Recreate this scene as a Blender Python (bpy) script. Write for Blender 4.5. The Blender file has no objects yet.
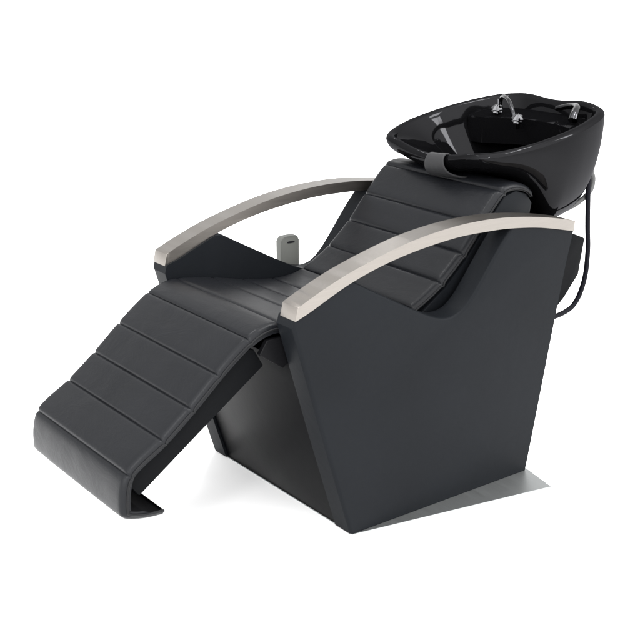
import bpy, bmesh, math, random
from mathutils import Vector, Matrix

random.seed(4)
S = 1.35                      # one layout unit in metres
YC = 0.224                    # centre line of the chair in layout units
sc = bpy.context.scene
COL = sc.collection


def U(x, y, z):
    return Vector(((x - 0.2) * S, (y - YC) * S, z * S))


# ------------------------------------------------------------------ materials
def new_mat(name):
    m = bpy.data.materials.new(name)
    m.use_nodes = True
    nt = m.node_tree
    return m, nt, nt.nodes['Principled BSDF']


def node(nt, kind, **kw):
    n = nt.nodes.new(kind)
    for k, v in kw.items():
        if k in n.inputs:
            n.inputs[k].default_value = v
        else:
            setattr(n, k, v)
    return n


def leather(name, col, rough=0.42, spec=0.3, wrinkle=0.0, grain=0.05, stretch=(1, 1, 1)):
    m, nt, p = new_mat(name)
    L = nt.links.new
    tc = node(nt, 'ShaderNodeTexCoord')
    big = node(nt, 'ShaderNodeTexNoise', Scale=3.0, Detail=4.0)
    L(tc.outputs['Object'], big.inputs['Vector'])
    ramp = node(nt, 'ShaderNodeMapRange')
    ramp.inputs['From Min'].default_value = 0.3
    ramp.inputs['From Max'].default_value = 0.7
    ramp.inputs['To Min'].default_value = 0.88
    ramp.inputs['To Max'].default_value = 1.12
    L(big.outputs['Fac'], ramp.inputs['Value'])
    mul = node(nt, 'ShaderNodeVectorMath', operation='SCALE')
    mul.inputs[0].default_value = col
    L(ramp.outputs['Result'], mul.inputs['Scale'])
    L(mul.outputs['Vector'], p.inputs['Base Color'])
    rr = node(nt, 'ShaderNodeMapRange')
    rr.inputs['To Min'].default_value = rough - 0.06
    rr.inputs['To Max'].default_value = rough + 0.08
    L(big.outputs['Fac'], rr.inputs['Value'])
    L(rr.outputs['Result'], p.inputs['Roughness'])
    p.inputs['Specular IOR Level'].default_value = spec
    vor = node(nt, 'ShaderNodeTexVoronoi', feature='DISTANCE_TO_EDGE', Scale=620.0)
    L(tc.outputs['Object'], vor.inputs['Vector'])
    b1 = node(nt, 'ShaderNodeBump', Strength=grain, Distance=0.001)
    L(vor.outputs['Distance'], b1.inputs['Height'])
    mp = node(nt, 'ShaderNodeMapping')
    mp.inputs['Scale'].default_value = stretch
    L(tc.outputs['Object'], mp.inputs['Vector'])
    wr = node(nt, 'ShaderNodeTexNoise', Scale=13.0, Detail=6.0, Roughness=0.62, Distortion=0.8)
    L(mp.outputs['Vector'], wr.inputs['Vector'])
    b2 = node(nt, 'ShaderNodeBump', Strength=wrinkle, Distance=0.02)
    L(wr.outputs['Fac'], b2.inputs['Height'])
    L(b1.outputs['Normal'], b2.inputs['Normal'])
    L(b2.outputs['Normal'], p.inputs['Normal'])
    return m


def brushed(name, col, rough, axis_scale, aniso=0.6, spread=0.12):
    m, nt, p = new_mat(name)
    L = nt.links.new
    tc = node(nt, 'ShaderNodeTexCoord')
    mp = node(nt, 'ShaderNodeMapping')
    mp.inputs['Scale'].default_value = axis_scale
    L(tc.outputs['Object'], mp.inputs['Vector'])
    n = node(nt, 'ShaderNodeTexNoise', Scale=1.0, Detail=6.0, Roughness=0.7)
    L(mp.outputs['Vector'], n.inputs['Vector'])
    mr = node(nt, 'ShaderNodeMapRange')
    mr.inputs['To Min'].default_value = 1 - spread
    mr.inputs['To Max'].default_value = 1 + spread
    L(n.outputs['Fac'], mr.inputs['Value'])
    mul = node(nt, 'ShaderNodeVectorMath', operation='SCALE')
    mul.inputs[0].default_value = col
    L(mr.outputs['Result'], mul.inputs['Scale'])
    L(mul.outputs['Vector'], p.inputs['Base Color'])
    p.inputs['Metallic'].default_value = 1.0
    r2 = node(nt, 'ShaderNodeMapRange')
    r2.inputs['To Min'].default_value = rough - 0.08
    r2.inputs['To Max'].default_value = rough + 0.1
    L(n.outputs['Fac'], r2.inputs['Value'])
    L(r2.outputs['Result'], p.inputs['Roughness'])
    b = node(nt, 'ShaderNodeBump', Strength=0.05, Distance=0.001)
    L(n.outputs['Fac'], b.inputs['Height'])
    L(b.outputs['Normal'], p.inputs['Normal'])
    return m


def plain(name, col, rough, spec=0.5, metal=0.0, coat=0.0):
    m, nt, p = new_mat(name)
    n = node(nt, 'ShaderNodeTexNoise', Scale=40.0, Detail=3.0)
    tc = node(nt, 'ShaderNodeTexCoord')
    nt.links.new(tc.outputs['Object'], n.inputs['Vector'])
    mr = node(nt, 'ShaderNodeMapRange')
    mr.inputs['To Min'].default_value = max(0.0, rough - 0.03)
    mr.inputs['To Max'].default_value = rough + 0.03
    nt.links.new(n.outputs['Fac'], mr.inputs['Value'])
    nt.links.new(mr.outputs['Result'], p.inputs['Roughness'])
    p.inputs['Base Color'].default_value = (*col, 1)
    p.inputs['Specular IOR Level'].default_value = spec
    p.inputs['Metallic'].default_value = metal
    p.inputs['Coat Weight'].default_value = coat
    return m


M_CUSH = leather('black_leather_cushion', (0.0051, 0.0055, 0.0066), 0.32, 0.115, wrinkle=0.10, grain=0.09, stretch=(1, 0.5, 1))
M_PANEL = leather('black_leather_panel', (0.0051, 0.0058, 0.0070), 0.45, 0.048, wrinkle=0.045, grain=0.03)
M_BASE = leather('black_vinyl_base', (0.0013, 0.0014, 0.0018), 0.30, 0.035, wrinkle=0.02)
M_FRAME = leather('black_vinyl_frame', (0.0026, 0.0028, 0.0032), 0.5, 0.025, wrinkle=0.01)
M_PIPE = leather('black_leather_piping', (0.006, 0.0062, 0.0068), 0.36, 0.10)
M_ARM = brushed('brushed_nickel', (0.205, 0.190, 0.174), 0.34, (14, 420, 420))
M_PLATE = brushed('brushed_steel', (0.33, 0.34, 0.34), 0.42, (500, 8, 60), spread=0.2)
M_CERAMIC = plain('black_glazed_ceramic', (0.0018, 0.0018, 0.0020), 0.04, 0.09)
# a glaze this dark shows little but its clear top coat
_nt = M_CERAMIC.node_tree
_p = _nt.nodes['Principled BSDF']
_d = node(_nt, 'ShaderNodeBsdfDiffuse')
_d.inputs['Color'].default_value = (0.0018, 0.0018, 0.0020, 1)
_g = node(_nt, 'ShaderNodeBsdfGlossy')
_g.inputs['Roughness'].default_value = 0.035
_g.inputs['Color'].default_value = (0.95, 0.95, 1.0, 1)
_lw = node(_nt, 'ShaderNodeLayerWeight', Blend=0.5)
_pw = node(_nt, 'ShaderNodeMath', operation='POWER')
_pw.inputs[1].default_value = 4.0
_mr = node(_nt, 'ShaderNodeMapRange')
_mr.inputs['To Min'].default_value = 0.0088
_mr.inputs['To Max'].default_value = 0.085
_mx = node(_nt, 'ShaderNodeMixShader')
_nt.links.new(_lw.outputs['Facing'], _pw.inputs[0])
_nt.links.new(_pw.outputs[0], _mr.inputs['Value'])
_nt.links.new(_mr.outputs['Result'], _mx.inputs[0])
_nt.links.new(_d.outputs[0], _mx.inputs[1])
_nt.links.new(_g.outputs[0], _mx.inputs[2])
_nt.links.new(_mx.outputs[0], _nt.nodes['Material Output'].inputs['Surface'])
_nt.nodes.remove(_p)
M_BLACK = plain('black_plastic', (0.003, 0.003, 0.0035), 0.4, 0.05)
M_UNDERSIDE = plain('black_matte_underside', (0.003, 0.003, 0.0034), 0.8, 0.02)  # darker, duller faces on the underside of the pads
M_RUBBER = plain('black_rubber', (0.003, 0.003, 0.005), 0.45, 0.06)
M_GEL = plain('grey_gel_rubber', (0.022, 0.022, 0.023), 0.42, 0.08)
M_CHROME = plain('polished_chrome', (0.11, 0.11, 0.115), 0.04, 0.5, 1.0)
M_DARKCHROME = plain('smoked_chrome', (0.030, 0.030, 0.032), 0.15, 0.5, 1.0)
M_GREY = plain('grey_plastic', (0.092, 0.094, 0.088), 0.5, 0.12)
M_HOSE = plain('grey_ribbed_hose', (0.06, 0.06, 0.06), 0.35, 0.2)
M_SLOT = plain('dark_print', (0.01, 0.01, 0.012), 0.5, 0.2)


# ------------------------------------------------------------------ helpers
def finish(name, bm, mat, parent=None, angle=38, smooth=True):
    bmesh.ops.recalc_face_normals(bm, faces=bm.faces[:])
    me = bpy.data.meshes.new(name)
    bm.to_mesh(me)
    bm.free()
    me.materials.append(mat)
    for p in me.polygons:
        p.use_smooth = smooth
    if smooth:
        me.set_sharp_from_angle(angle=math.radians(angle))
    o = bpy.data.objects.new(name, me)
    COL.objects.link(o)
    if parent is not None:
        o.parent = parent
    return o


def catmull(pts, n=8, closed=False):
    P = [Vector(p) for p in pts]
    out = []
    N = len(P)
    segs = N if closed else N - 1
    for i in range(segs):
        if closed:
            a, b, c, d = P[(i - 1) % N], P[i], P[(i + 1) % N], P[(i + 2) % N]
        else:
            b, c = P[i], P[i + 1]
            a = P[i - 1] if i > 0 else b * 2 - c
            d = P[i + 2] if i + 2 < N else c * 2 - b
        # centripetal-like: limit overshoot with chord weighting
        for k in range(n):
            t = k / n
            out.append(0.5 * ((2 * b) + (c - a) * t + (2 * a - 5 * b + 4 * c - d) * t * t + (3 * b - a - 3 * c + d) * t ** 3))
    if not closed:
        out.append(P[-1])
    return out


def prism(poly, y0, y1, bev=0.004, seg=3):
    """closed outline in (x, z) extruded across the chair, its long edges rounded"""
    bm = bmesh.new()
    a = [bm.verts.new(U(x, y0, z)) for x, z in poly]
    b = [bm.verts.new(U(x, y1, z)) for x, z in poly]
    n = len(poly)
    cap = [bm.faces.new(a), bm.faces.new(list(reversed(b)))]
    for i in range(n):
        bm.faces.new((a[i], b[i], b[(i + 1) % n], a[(i + 1) % n]))
    if bev:
        es = [e for e in bm.edges if any(f in cap for f in e.link_faces)]
        # sharp corners of the outline are rounded too
        for i in range(n):
            p, q, r = Vector(poly[i - 1]), Vector(poly[i]), Vector(poly[(i + 1) % n])
            u, v = (q - p), (r - q)
            if u.angle(v) > math.radians(32):
                e = bm.edges.get((a[i], b[i]))
                if e:
                    es.append(e)
        bmesh.ops.bevel(bm, geom=es, offset=bev * S, segments=seg, profile=0.5, affect='EDGES', clamp_overlap=True)
    return bm


def tube_bm(path, r, seg=12, bm=None, cap=True, taper=None):
    bm = bm or bmesh.new()
    P = [Vector(p) for p in path]
    rings = []
    up = Vector((0.3, 0.9, 0.2)).normalized()
    prev = None
    for i, p in enumerate(P):
        t = (P[min(i + 1, len(P) - 1)] - P[max(i - 1, 0)]).normalized()
        if prev is None:
            nrm = (up - t * up.dot(t)).normalized()
        else:
            nrm = (prev - t * prev.dot(t)).normalized()
        prev = nrm
        bn = t.cross(nrm)
        rr = r if taper is None else r * taper(i / (len(P) - 1))
        rings.append([bm.verts.new(p + (nrm * math.cos(2 * math.pi * k / seg) + bn * math.sin(2 * math.pi * k / seg)) * rr) for k in range(seg)])
    for i in range(len(rings) - 1):
        for k in range(seg):
            bm.faces.new((rings[i][k], rings[i][(k + 1) % seg], rings[i + 1][(k + 1) % seg], rings[i + 1][k]))
    if cap:
        bm.faces.new(list(reversed(rings[0])))
        bm.faces.new(rings[-1])
    return bm


def resample(pts, step):
    P = [Vector(p) for p in pts]
    d = [0.0]
    for i in range(1, len(P)):
        d.append(d[-1] + (P[i] - P[i - 1]).length)
    n = max(2, int(round(d[-1] / step)))
    out, arc = [], []
    j = 0
    for k in range(n + 1):
        s = d[-1] * k / n
        while j < len(d) - 2 and d[j + 1] < s:
            j += 1
        t = (s - d[j]) / max(1e-9, d[j + 1] - d[j])
        out.append(P[j].lerp(P[j + 1], t))
        arc.append(s)
    return out, arc


def arc_at(pts, arc, q):
    q = Vector(q)
    best = min(range(len(pts)), key=lambda i: (pts[i] - q).length)
    return arc[best]


def cushion(name, ctrl, seams, y0, y1, thick, puff, parent, end_round=(True, True), dense=8, piping=True, edge_r=0.011, taper=False):
    """quilted pad: ctrl is the side profile (x, z), seams are points of it"""
    prof = catmull([(x, z, 0) for x, z in ctrl], dense)
    pts, arc = resample(prof, 0.0022)
    seam_s = sorted(arc_at(pts, arc, (x, z, 0)) for x, z in seams)
    total = arc[-1]
    bounds = [0.0] + [s for s in seam_s if 0.004 < s < total - 0.004] + [total]
    has_start = any(s <= 0.004 for s in seam_s)
    has_end = any(s >= total - 0.004 for s in seam_s)
    N = len(pts)
    nrm = []
    for i in range(N):
        t = (pts[min(i + 1, N - 1)] - pts[max(i - 1, 0)]).normalized()
        nrm.append(Vector((-t.y, t.x, 0)))      # left of travel = outward (up)

    W = y1 - y0
    ys = []
    ne = 7
    for k in range(ne):
        ys.append(edge_r * (1 - math.cos(k / ne * math.pi / 2)))
    m = 46
    for k in range(m + 1):
        ys.append(edge_r + (W - 2 * edge_r) * k / m)
    for k in reversed(range(ne)):
        ys.append(W - edge_r * (1 - math.cos(k / ne * math.pi / 2)))

    rnd = random.Random(len(name) * 7 + 3)
    ph = [rnd.uniform(0, 6.28) for _ in range(40)]

    def hgt(s, y):
        j = 0
        while j < len(bounds) - 2 and bounds[j + 1] < s:
            j += 1
        a, b = bounds[j], bounds[j + 1]
        t = (s - a) / (b - a)
        first_open = (j == 0 and not has_start)
        last_open = (j == len(bounds) - 2 and not has_end)
        u = 2 * t - 1
        if (first_open and u < 0) or (last_open and u > 0):
            u = 0
        bulge = (1 - abs(u) ** 7.0)
        d = min(y, W - y)
        ef = 1.0 - (0.3 if y < W / 2 else 0.62) * math.exp(-d / 0.035)
        # stitched seams pull small uneven puckers in the pad
        yy = y / W
        wob = 0.06 * math.sin(yy * 21 + ph[j]) + 0.05 * math.sin(yy * 37 + ph[j + 9]) + 0.05 * math.sin(yy * 9 + ph[j + 18] + t * 3)
        h = puff * bulge * ef * (1 + wob * (1 - bulge * 0.5))
        # the stitch line itself
        for sb in seam_s:
            ds = abs(s - sb)
            if ds < 0.0045:
                h -= 0.0022 * (1 - ds / 0.0045) ** 1.5
        e = edge_r - min(edge_r, d)
        h -= edge_r - math.sqrt(max(0, edge_r ** 2 - e ** 2))
        return h

    bm = bmesh.new()
    top = []
    for i in range(N):
        s = arc[i]
        row = []
        er = 0.0
        for k, (flag, ds) in enumerate(((end_round[0], s), (end_round[1], total - s))):
            if flag and ds < thick * 0.5:
                e = thick * 0.5 - ds
                er += thick * 0.5 - math.sqrt(max(0, (thick * 0.5) ** 2 - e * e))
        for y in ys:
            h = hgt(s, y) - er
            q = pts[i] + nrm[i] * h
            row.append(bm.verts.new(U(q.x, y0 + y, q.y)))
        top.append(row)
    bot = []
    for i in range(N):
        q = pts[i] - nrm[i] * thick * (min(1.0, 0.35 + arc[i] / 0.06) if taper else 1.0)
        bot.append([bm.verts.new(U(q.x, y0 + f * W, q.y)) for f in (0, 1)])
    M = len(ys)
    for i in range(N - 1):
        for k in range(M - 1):
            bm.faces.new((top[i][k], top[i][k + 1], top[i + 1][k + 1], top[i + 1][k]))
        bm.faces.new((bot[i][0], bot[i + 1][0], bot[i + 1][1], bot[i][1])).material_index = 1
        bm.faces.new((top[i][0], top[i + 1][0], bot[i + 1][0], bot[i][0]))
        bm.faces.new((top[i][-1], bot[i][1], bot[i + 1][1], top[i + 1][-1]))
    bm.faces.new(top[0] + [bot[0][1], bot[0][0]])
    bm.faces.new(list(reversed(top[-1])) + [bot[-1][0], bot[-1][1]])
    o = finish(name, bm, M_CUSH, parent, 50)
    o.data.materials.append(M_UNDERSIDE)
    if piping:
        for yv, ya in ((0.0, y0 - 0.0005), (W, y1 + 0.0005)):
            path = []
            for i in range(0, N, 2):
                h = hgt(arc[i], 0.0) + 0.001
                q = pts[i] + nrm[i] * h
                path.append(U(q.x, ya, q.y))
            finish('piping', tube_bm(path, 0.0021 * S, 8), M_PIPE, o, 60)
    return o


def empty(name, loc=(0, 0, 0)):
    o = bpy.data.objects.new(name, None)
    COL.objects.link(o)
    o.location = loc
    o.empty_display_size = 0.1
    return o


# ------------------------------------------------------------------ floor
bm = bmesh.new()
for x, y in ((-90, -90), (90, -90), (90, 90), (-90, 90)):
    bm.verts.new((x, y, -0.002))
bm.faces.new(bm.verts[:])
M_FLOOR = plain('white_studio_floor', (0.93, 0.93, 0.93), 0.9, 0.0)
floor = finish('floor', bm, M_FLOOR, smooth=False)
floor['kind'] = 'structure'

# ------------------------------------------------------------------ the chair
chair = empty('shampoo_chair')
chair['label'] = 'black leather salon chair with brushed metal arms, raised leg rest and glossy black bowl'
chair['category'] = 'shampoo chair'

# armrest curve: bottom and top edges in (x, z)
arm_top = [(-0.113, 0.437), (-0.086, 0.449), (-0.048, 0.464), (-0.007, 0.478), (0.056, 0.495), (0.12, 0.509), (0.188, 0.518),
           (0.262, 0.522), (0.343, 0.519), (0.434, 0.507), (0.520, 0.489), (0.527, 0.484)]
arm_bot = [(-0.118, 0.415), (-0.088, 0.426), (-0.048, 0.443), (-0.007, 0.459), (0.056, 0.477), (0.132, 0.491), (0.223, 0.500),
           (0.30, 0.500), (0.357, 0.497), (0.435, 0.487), (0.527, 0.467)]


def c2(pts, n=6):
    return [(v.x, v.y) for v in catmull([(x, z, 0) for x, z in pts], n)]


dip = [(0.0, 0.4605), (0.04, 0.438), (0.11, 0.400), (0.138, 0.385), (0.168, 0.370), (0.197, 0.359), (0.222, 0.3565),
       (0.245, 0.363), (0.267, 0.381), (0.288, 0.406), (0.308, 0.432), (0.334, 0.465), (0.362, 0.4965)]
DIP = c2(dip)
panel_poly = ([(0.0, 0.001), (-0.057, 0.186), (-0.121, 0.402), (-0.117, 0.417)] + c2(arm_bot[1:4])[:-1]
              + DIP + c2(arm_bot[9:]) + [(0.512, 0.405), (0.497, 0.330), (0.445, 0.060), (0.433, 0.001)])


def side_panel(y0, y1, inner):
    """padded side: its upper edge is rounded far more on the seat side"""
    n = len(panel_poly)
    bm = bmesh.new()
    a = [bm.verts.new(U(x, y0, z)) for x, z in panel_poly]
    b = [bm.verts.new(U(x, y1, z)) for x, z in panel_poly]
    bm.faces.new(a)
    bm.faces.new(list(reversed(b)))
    for i in range(n):
        bm.faces.new((a[i], b[i], b[(i + 1) % n], a[(i + 1) % n]))
    side = b if inner > 0 else a
    dp = set(DIP)
    idx = [i for i in range(n) if panel_poly[i] in dp and panel_poly[(i + 1) % n] in dp]
    es = [bm.edges.get((side[i], side[(i + 1) % n])) for i in idx]
    outer = a if inner > 0 else b
    fe = [bm.edges.get((outer[i], outer[i + 1])) for i in [0, 1] + idx]
    rest = [bm.edges.get((q[i], q[(i + 1) % n])) for q in (a, b) for i in range(n) if not (q is side and i in idx) and not (q is outer and i in [0, 1] + idx)]
    rest += [bm.edges.get((a[i], b[i])) for i in range(n) if i in (0, 2, n - 1)]
    rest = [e for e in rest if e]
    keep = [(e.verts[0].co.copy(), e.verts[1].co.copy()) for e in rest]
    bmesh.ops.bevel(bm, geom=[e for e in es if e], offset=0.017 * S, segments=5, profile=0.5, affect='EDGES', clamp_overlap=True)
    bmesh.ops.bevel(bm, geom=[e for e in fe if e and e.is_valid], offset=0.006 * S, segments=5, profile=0.5, affect='EDGES', clamp_overlap=True)
    bm.edges.ensure_lookup_table()
    look = {}
    for e in bm.edges:
        k0 = tuple(round(c, 5) for c in e.verts[0].co)
        k1 = tuple(round(c, 5) for c in e.verts[1].co)
        look[(k0, k1)] = look[(k1, k0)] = e
    es2 = []
    for p, q in keep:
        e = look.get((tuple(round(c, 5) for c in p), tuple(round(c, 5) for c in q)))
        if e:
            es2.append(e)
    bmesh.ops.bevel(bm, geom=es2, offset=0.0035 * S, segments=4, profile=0.5, affect='EDGES', clamp_overlap=True)
    return finish('side_panel', bm, M_PANEL, chair, 30)


side_panel(0.0, 0.045, 1)
side_panel(0.403, 0.448, -1)

arm_poly = c2(arm_top) + list(reversed(c2(arm_bot)))


def armrest(y0, y1):
    return finish('armrest', prism(arm_poly, y0, y1, 0.0018, 3), M_ARM, chair, 30)


armrest(-0.003, 0.0395)
armrest(0.4085, 0.451)

# base between the panels
base_poly = [(0.005, 0.0015), (-0.052, 0.183), (-0.083, 0.285), (-0.095, 0.325), (-0.06, 0.345), (0.05, 0.335), (0.2, 0.315), (0.33, 0.33),
             (0.46, 0.36), (0.43, 0.06), (0.42, 0.0015)]
finish('base', prism(base_poly, 0.0452, 0.4028, 0.0015, 2), M_BASE, chair, 30)

# splayed steel floor plate
bm = bmesh.new()
pl = [(0.004, -0.0005), (0.421, -0.079), (0.441, 0.0), (0.441, 0.448), (0.421, 0.527), (0.004, 0.4485)]
a = [bm.verts.new(Vector(((x - 0.2) * S, (y - YC) * S, -0.0025))) for x, y in pl]
b = [bm.verts.new(Vector(((x - 0.2) * S, (y - YC) * S, 0.0008))) for x, y in pl]
bm.faces.new(a)
bm.faces.new(b)
for i in range(6):
    bm.faces.new((a[i], a[(i + 1) % 6], b[(i + 1) % 6], b[i]))
for v in a:
    v.co.z = -0.002
finish('base_plate', bm, M_PLATE, chair, smooth=False)

# cushions
CY0, CY1 = 0.056, 0.392
leg_prof = [(-0.168, 0.381), (-0.200, 0.358), (-0.229, 0.335), (-0.281, 0.290), (-0.333, 0.2495), (-0.375, 0.224), (-0.396, 0.206),
            (-0.405, 0.178), (-0.407, 0.146), (-0.403, 0.135), (-0.390, 0.128), (-0.362, 0.122), (-0.336, 0.120)]
leg_prof_r = list(reversed(leg_prof))
leg = cushion('leg_rest_cushion', leg_prof_r,
              [(-0.168, 0.381), (-0.229, 0.335), (-0.281, 0.290), (-0.333, 0.2495), (-0.396, 0.206)],
              CY0, CY1, 0.014, 0.0027, chair, (False, False), taper=True)
seat_prof = [(-0.168, 0.381), (-0.140, 0.392), (-0.106, 0.395), (-0.033, 0.384), (0.036, 0.369), (0.106, 0.359), (0.150, 0.360), (0.180, 0.367)]
cushion('seat_cushion', seat_prof, [(-0.168, 0.381), (-0.106, 0.395), (-0.033, 0.384), (0.036, 0.369), (0.106, 0.359), (0.180, 0.367)],
        CY0, CY1, 0.016, 0.0022, chair, (False, False))
back_prof = [(0.180, 0.367), (0.212, 0.383), (0.245, 0.404), (0.296, 0.449), (0.338, 0.498), (0.386, 0.549), (0.404, 0.5575), (0.425, 0.559),
             (0.446, 0.555), (0.463, 0.547), (0.474, 0.537)]
cushion('backrest_cushion', back_prof, [(0.180, 0.367), (0.245, 0.404), (0.296, 0.449), (0.338, 0.498), (0.389, 0.551)],
        CY0, CY1, 0.011, 0.0032, chair, (False, False))


# frames under the leg rest and behind the backrest
def along(p, d, n, s, h):
    return (p[0] + d[0] * s + n[0] * h, p[1] + d[1] * s + n[1] * h)


k = (-0.173, 0.379)
d = Vector((-0.223, -0.165)).normalized()
n = Vector((-d.y, d.x))           # down, to the rear
n = n if n.y < 0 else -n
fr = [along(k, d, n, 0.010, 0.016), along(k, d, n, 0.276, 0.016), along(k, d, n, 0.290, 0.026), along(k, d, n, 0.290, 0.058),
      along(k, d, n, 0.0, 0.067), along(k, d, n, -0.004, 0.030)]
finish('leg_rest_frame', prism(fr, 0.066, 0.382, 0.0025, 2), M_FRAME, chair, 30)
br = [(0.19, 0.345), (0.255, 0.386), (0.31, 0.435), (0.398, 0.538), (0.43, 0.546), (0.458, 0.537), (0.474, 0.518), (0.462, 0.46), (0.40, 0.38), (0.35, 0.33), (0.2, 0.32)]
finish('backrest_frame', prism(br, 0.0585, 0.3895, 0.003, 2), M_PANEL, chair, 30)
hinge = [(-0.150, 0.350), (-0.135, 0.372), (-0.10, 0.372), (-0.085, 0.33), (-0.105, 0.318)]
for y0 in (0.052, 0.386):
    finish('hinge_bracket', prism(hinge, y0, y0 + 0.010, 0.001, 1), M_BLACK, chair, 30)

# housing behind the seat, between the panels
rh = [(0.42, 0.425), (0.62, 0.432), (0.652, 0.419), (0.640, 0.345), (0.600, 0.305), (0.50, 0.22), (0.42, 0.22)]
finish('rear_housing', prism(rh, 0.075, 0.373, 0.004, 3), M_FRAME, chair, 30)

# ------------------------------------------------------------------ wash bowl
half = [(0.352, 0.0, -0.013), (0.353, 0.03, -0.012), (0.355, 0.065, -0.008), (0.358, 0.100, -0.002), (0.364, 0.128, 0.0), (0.379, 0.149, 0.0), (0.399, 0.164, 0),
        (0.428, 0.177, 0), (0.467, 0.187, 0), (0.505, 0.1905, 0), (0.542, 0.191, 0), (0.575, 0.188, 0), (0.605, 0.182, 0), (0.640, 0.172, 0),
        (0.668, 0.160, 0), (0.690, 0.142, 0), (0.703, 0.117, 0.0008), (0.711, 0.085, 0.0022), (0.713, 0.055, 0.001), (0.713, 0.025, -0.002), (0.713, 0.0, -0.003)]


def rim_z(x):
    return 0.613 + 0.176 * (x - 0.36)


loop = [(x, v, rim_z(x) + dz) for x, v, dz in half] + [(x, -v, rim_z(x) + dz) for x, v, dz in reversed(half[1:-1])]
rim = catmull(loop, 5, closed=True)
NR = len(rim)
BC = Vector((0.600, 0.0))
ZB = 0.449


def frontness(p):
    d = Vector((p.x - 0.53, p.y)).normalized()
    t = max(0.0, min(1.0, (-d.x + 0.10) / 1.0))
    return t * t * (3 - 2 * t)


def tangent(i):
    a, b = rim[(i + 1) % NR], rim[i - 1]
    t = Vector((a.x - b.x, a.y - b.y)).normalized()
    return Vector((t.y, -t.x))


def out_dir(i):
    n = tangent(i)
    c = Vector((rim[i].x - 0.53, rim[i].y))
    return n if n.dot(c) > 0 else -n


bm = bmesh.new()
rings = []
CUT = 22


def ring(fn):
    rings.append([bm.verts.new(U(*fn(i))) for i in range(NR)])


LIP = 0.0105
# inside, from the plug hole up to the rim
inner = []
for q in range(CUT, -1, -1):
    s = q / CUT

    def f(i, s=s):
        p = rim[i]
        o = out_dir(i)
        e = Vector((p.x, p.y)) - o * (2 * LIP)
        B = Vector((0.575, 0.0)) + Vector((e.x - 0.53, e.y)).normalized() * 0.02
        fw = frontness(p)
        xy = e.lerp(B, s)
        side = 1 - (1 - s) ** 2.4
        front = s ** 1.5
        # shallow shelf round the basin, then the deep part
        dd = side * (1 - fw) + front * fw
        zb = ZB + 0.030
        z = p.z - LIP * 0.75 + (zb - p.z) * dd
        return (xy.x, YC + xy.y, z)
    ring(f)
# rolled lip
for a_ in range(1, 8):
    t = math.pi * a_ / 8

    def f(i, t=t):
        p = rim[i]
        o = out_dir(i)
        e = Vector((p.x, p.y)) - o * LIP + o * (-math.cos(t)) * LIP
        return (e.x, YC + e.y, p.z - LIP * 0.75 + math.sin(t) * LIP * 0.9)
    ring(f)
# outside down to the foot
for q in range(0, CUT + 1):
    s = q / CUT

    def f(i, s=s):
        p = rim[i]
        e = Vector((p.x, p.y))
        c = Vector((e.x - 0.53, e.y)).normalized()
        B = BC + Vector((c.x * 0.06, c.y * 0.06))
        fw = frontness(p)
        an = s * math.pi / 2
        inn = 1 - math.cos(an) ** 0.85
        xy = e.lerp(B, inn * (1 - fw) + fw * s ** 1.25)
        side = math.sin(an)
        front = 0.13 * (1 - math.exp(-s * 12)) + 0.21 * s + 0.66 * s ** 5
        dd = side * (1 - fw) + front * fw
        z = p.z - LIP * 0.75 + (ZB - p.z + LIP * 0.75) * dd
        return (xy.x, YC + xy.y, z)
    ring(f)
for a_, b_ in zip(rings[:-1], rings[1:]):
    for i in range(NR):
        bm.faces.new((a_[i], a_[(i + 1) % NR], b_[(i + 1) % NR], b_[i]))
bm.faces.new(rings[0])
bm.faces.new(list(reversed(rings[-1])))
bowl = finish('wash_bowl', bm, M_CERAMIC, chair, 60)

# tap deck across the back of the bowl
bm = bmesh.new()
deck = [(0.604, 0.150), (0.640, 0.155), (0.668, 0.140), (0.686, 0.115), (0.695, 0.06), (0.697, 0.0), (0.695, -0.06), (0.686, -0.115), (0.668, -0.140),
        (0.640, -0.155), (0.612, -0.150), (0.625, -0.10), (0.632, -0.04), (0.630, 0.02), (0.612, 0.08), (0.602, 0.12)]
dk = [(v.x, v.y) for v in catmull([(x, y, 0) for x, y in deck], 4, closed=True)]
t_ = [bm.verts.new(U(x, YC + y, rim_z(x) - 0.022)) for x, y in dk]
b_ = [bm.verts.new(U(x, YC + y, rim_z(x) - 0.075)) for x, y in dk]
tf = bm.faces.new(t_)
bm.faces.new(list(reversed(b_)))
for i in range(len(dk)):
    j = (i + 1) % len(dk)
    bm.faces.new((t_[i], b_[i], b_[j], t_[j]))
bmesh.ops.bevel(bm, geom=list(tf.edges), offset=0.006, segments=4, profile=0.5, affect='EDGES')
finish('tap_deck', bm, M_CERAMIC, bowl, 45)


# taps: faceted chrome handles on short black stems
def lathe(profile, seg, centre, axis=Vector((0, 0, 1)), flute=0.0):
    bm = bmesh.new()
    q = axis.normalized().to_track_quat('Z', 'Y')
    rs = []
    for r, h in profile:
        row = []
        for k2 in range(seg):
            a2 = 2 * math.pi * k2 / seg
            rr = r * (1 + flute * (1 if k2 % 2 else -1))
            row.append(bm.verts.new(centre + q @ Vector((rr * math.cos(a2), rr * math.sin(a2), h))))
        rs.append(row)
    for a2, b2 in zip(rs[:-1], rs[1:]):
        for k2 in range(seg):
            bm.faces.new((a2[k2], a2[(k2 + 1) % seg], b2[(k2 + 1) % seg], b2[k2]))
    bm.faces.new(list(reversed(rs[0])))
    bm.faces.new(rs[-1])
    return bm


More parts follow.
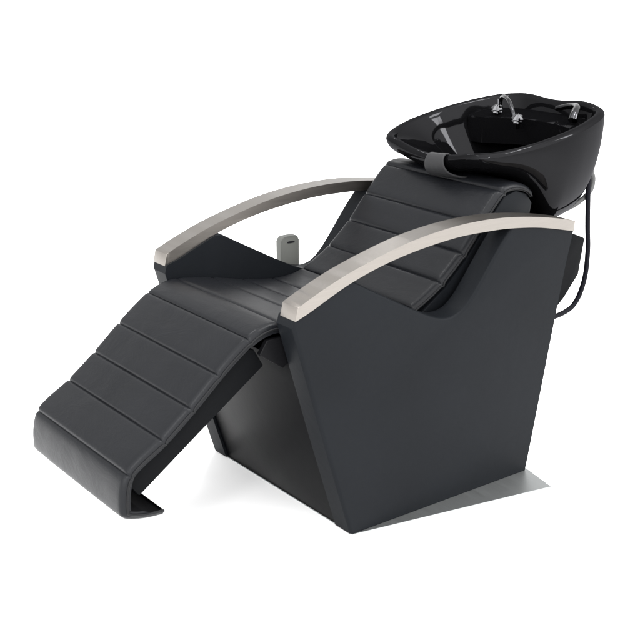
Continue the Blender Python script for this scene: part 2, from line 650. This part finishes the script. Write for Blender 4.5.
for (x, y, z) in ((0.634, 0.318, 0.640), (0.606, 0.232, 0.632)):
    finish('tap_handle', lathe([(0.006, -0.014), (0.006, 0.002), (0.010, 0.003), (0.0145, 0.008), (0.0125, 0.012), (0.0155, 0.017), (0.0125, 0.022), (0.008, 0.026), (0.003, 0.028)],
                               14, U(x, y, z), Vector((-0.25, -0.2, 1)), 0.13), M_CHROME, bowl, 12)
path = catmull([U(0.645, 0.322, 0.645), U(0.640, 0.315, 0.668), U(0.628, 0.295, 0.678), U(0.612, 0.265, 0.674), U(0.602, 0.245, 0.660), U(0.600, 0.237, 0.646)], 8)
finish('tap_spout', tube_bm(path, 0.0055, 12), M_DARKCHROME, bowl, 60)
# hand shower lying in its rest at the back of the deck
path = catmull([U(0.690, 0.205, 0.659), U(0.688, 0.175, 0.667), U(0.680, 0.150, 0.671), U(0.664, 0.130, 0.670), U(0.645, 0.118, 0.662), U(0.635, 0.113, 0.650)], 8)
finish('hand_shower', tube_bm(path, 0.011, 14, taper=lambda t: 0.65 + 0.75 * max(0, t - 0.3)), M_DARKCHROME, bowl, 60)

# grey gel neck rest folded over the lowest point of the front lip
bm = bmesh.new()
rows = []
YN = 13
front = sorted([(r.y, r.x, r.z) for r in rim if r.x < 0.37 and abs(r.y) < 0.08])
for j in range(YN):
    u = 2 * j / (YN - 1) - 1
    row = []
    sect = [(0.036, -0.016, .75), (0.022, -0.004, .8), (0.010, 0.0035, .85), (0.000, 0.0035, .9), (-0.0055, -0.004, .95), (-0.0065, -0.013, 1), (-0.004, -0.024, 1.1),
            (0.004, -0.033, 1.25), (0.018, -0.040, 1.4), (0.036, -0.044, 1.5), (0.056, -0.047, 1.45)]
    for dx, dz, wd in sect:
        v = -0.030 + u * 0.0245 * wd
        c0 = min(front, key=lambda q: abs(q[0] - v))
        row.append(bm.verts.new(U(c0[1] + dx, YC + v, c0[2] + dz)))
    rows.append(row)
for r1, r2 in zip(rows[:-1], rows[1:]):
    for q in range(len(r1) - 1):
        bm.faces.new((r1[q], r1[q + 1], r2[q + 1], r2[q]))
nr = finish('neck_rest', bm, M_GEL, bowl, 70)
so = nr.modifiers.new('thickness', 'SOLIDIFY')
so.thickness = 0.006
so.offset = 0.0
ss = nr.modifiers.new('smooth', 'SUBSURF')
ss.levels = 2
ss.render_levels = 2

# tilting neck that carries the bowl
finish('bowl_mount', lathe([(0.080, -0.05), (0.080, 0.0), (0.072, 0.010), (0.06, 0.02), (0.055, 0.035), (0.05, 0.05)], 32, U(0.575, YC, 0.415)), M_BLACK, chair, 40)
finish('mount_arm', prism([(0.46, 0.45), (0.50, 0.455), (0.62, 0.440), (0.655, 0.449), (0.640, 0.425), (0.55, 0.42), (0.46, 0.42)], 0.17, 0.278, 0.003, 2), M_BLACK, chair, 30)

# hoses
path = catmull([U(0.66, 0.12, 0.60), U(0.690, 0.12, 0.565), U(0.709, 0.12, 0.540), U(0.716, 0.12, 0.520), U(0.706, 0.12, 0.497), U(0.666, 0.125, 0.474), U(0.62, 0.14, 0.462), U(0.57, 0.17, 0.455)], 10)
finish('water_hose', tube_bm(path, 0.0070, 12), M_HOSE, chair, 60)
path = catmull([U(0.672, 0.112, 0.60), U(0.690, 0.112, 0.565), U(0.694, 0.112, 0.50), U(0.700, 0.112, 0.43), U(0.706, 0.112, 0.375), U(0.702, 0.112, 0.318), U(0.680, 0.112, 0.272), U(0.640, 0.112, 0.254), U(0.56, 0.112, 0.250), U(0.49, 0.112, 0.255)], 10)
finish('drain_hose', tube_bm(path, 0.0072, 14), M_RUBBER, chair, 60)

# holder on the outside of the far panel
finish('handset_holder', prism([(0.168, 0.27), (0.230, 0.27), (0.230, 0.335), (0.168, 0.335)], 0.4485, 0.478, 0.002, 2), M_BLACK, chair, 30)

# ------------------------------------------------------------------ handset in the holder
hs = empty('remote_handset', U(0.199, 0.464, 0.295))
hs['label'] = 'small pale grey remote handset standing upright behind the far armrest panel'
hs['category'] = 'remote control'
bm = bmesh.new()
w, h2, r = 0.0225 * S, 0.120 * S, 0.009 * S
out = []
for cx, cz, a0 in ((w - r, h2 - r, 0), (-(w - r), h2 - r, 90), (-(w - r), r, 180), (w - r, r, 270)):
    for q in range(6):
        an = math.radians(a0 + q * 18)
        out.append((cx + r * math.cos(an), cz + r * math.sin(an)))
f_ = [bm.verts.new((x, -0.011, z)) for x, z in out]
g_ = [bm.verts.new((x, 0.011, z)) for x, z in out]
ca, cb = bm.faces.new(f_), bm.faces.new(list(reversed(g_)))
for i in range(len(out)):
    j = (i + 1) % len(out)
    bm.faces.new((f_[i], g_[i], g_[j], f_[j]))
bmesh.ops.bevel(bm, geom=list(ca.edges) + list(cb.edges), offset=0.004, segments=3, profile=0.5, affect='EDGES')
finish('casing', bm, M_GREY, hs, 40)
bm = bmesh.new()
sl = []
for q in range(16):
    an = 2 * math.pi * q / 16
    sl.append((0.0125 * (abs(math.cos(an)) ** 0.6) * (1 if math.cos(an) > 0 else -1) + 0.003, 0.0028 * math.sin(an) + h2 - 0.017))
u1 = [bm.verts.new((x, -0.0122, z)) for x, z in sl]
u2 = [bm.verts.new((x, -0.0095, z)) for x, z in sl]
bm.faces.new(u1)
bm.faces.new(u2)
for i in range(16):
    bm.faces.new((u1[i], u1[(i + 1) % 16], u2[(i + 1) % 16], u2[i]))
finish('indicator', bm, M_SLOT, hs, 40)

# ------------------------------------------------------------------ light
w = bpy.data.worlds.new('World')
sc.world = w
w.use_nodes = True
wt = w.node_tree
bg = wt.nodes['Background']
bg.inputs[0].default_value = (1, 1, 1, 1)
tc = wt.nodes.new('ShaderNodeTexCoord')
dt = wt.nodes.new('ShaderNodeVectorMath')
dt.operation = 'DOT_PRODUCT'
dt.inputs[1].default_value = Vector((-0.42, -0.86, 0.28)).normalized()
wt.links.new(tc.outputs['Generated'], dt.inputs[0])
mr = wt.nodes.new('ShaderNodeMapRange')
mr.interpolation_type = 'SMOOTHSTEP'
mr.inputs['From Min'].default_value = -0.5
mr.inputs['From Max'].default_value = 0.75
mr.inputs['To Min'].default_value = 1.3
mr.inputs['To Max'].default_value = 4.6
wt.links.new(dt.outputs['Value'], mr.inputs['Value'])
wt.links.new(mr.outputs['Result'], bg.inputs[1])


def area(name, loc, target, sx, sy, power, col=(1, 1, 1)):
    l = bpy.data.lights.new(name, 'AREA')
    l.shape = 'RECTANGLE'
    l.size, l.size_y, l.energy, l.color = sx, sy, power, col
    o = bpy.data.objects.new(name, l)
    COL.objects.link(o)
    o.location = loc
    o.rotation_euler = (Vector(target) - Vector(loc)).to_track_quat('-Z', 'Y').to_euler()
    return o


area('added_fill_overhead', (0.2, 0.2, 3.4), (0, 0, 0.3), 3.0, 2.0, 25)  # added overhead fill that lifts the floor towards white
area('highlight_strip', (0.4, -1.0, 3.0), (0.4, 0.0, 0.8), 0.6, 0.07, 20)  # this and the other strips are added to put highlights on the bowl
area('highlight_strip', (-1.9, -1.6, 2.2), (0.3, 0.0, 0.8), 0.08, 0.6, 20)
area('added_fill_low', (-2.6, -1.3, 0.75), (-0.25, 0.0, 0.0), 1.6, 0.7, 16)  # added low fill, brightens the floor under the leg rest
area('highlight_strip', (1.9, -1.6, 2.1), (0.45, 0.0, 0.9), 0.34, 0.8, 24)
area('highlight_strip', (1.2, 1.9, 2.4), (0.45, 0.0, 0.9), 0.34, 0.05, 2.5)
area('highlight_strip', (0.9, -0.6, 3.1), (0.5, 0.0, 0.8), 0.55, 0.07, 17)
area('highlight_strip', (-0.6, 0.9, 3.0), (0.4, 0.0, 0.8), 0.55, 0.07, 14)

# ------------------------------------------------------------------ camera
f, vp, pp = 1188.0, (-620.0, -68.0), (320.0, 320.0)
Yc = Vector((vp[0] - pp[0], vp[1] - pp[1], f)).normalized()
Zc = Vector((0, -f, vp[1] - pp[1])).normalized()
Xc = Yc.cross(Zc)
R = Matrix((Xc, Yc, Zc))                    # camera (right, down, forward) -> world
cam = bpy.data.cameras.new('camera')
cam.sensor_fit = 'HORIZONTAL'
cam.sensor_width = 36.0
cam.lens = f / 640 * 36
cam.clip_end = 500
co = bpy.data.objects.new('camera', cam)
COL.objects.link(co)
right, up, back = R @ Vector((1, 0, 0)), R @ Vector((0, -1, 0)), R @ Vector((0, 0, -1))
mw = Matrix((right, up, back)).transposed().to_4x4()
mw.translation = U(-1.15747593, -1.44892316, 1.0)
co.matrix_world = mw
sc.camera = co

sc.view_settings.view_transform = 'Standard'
sc.view_settings.look = 'None'
sc.view_settings.exposure = 0
sc.view_settings.gamma = 1
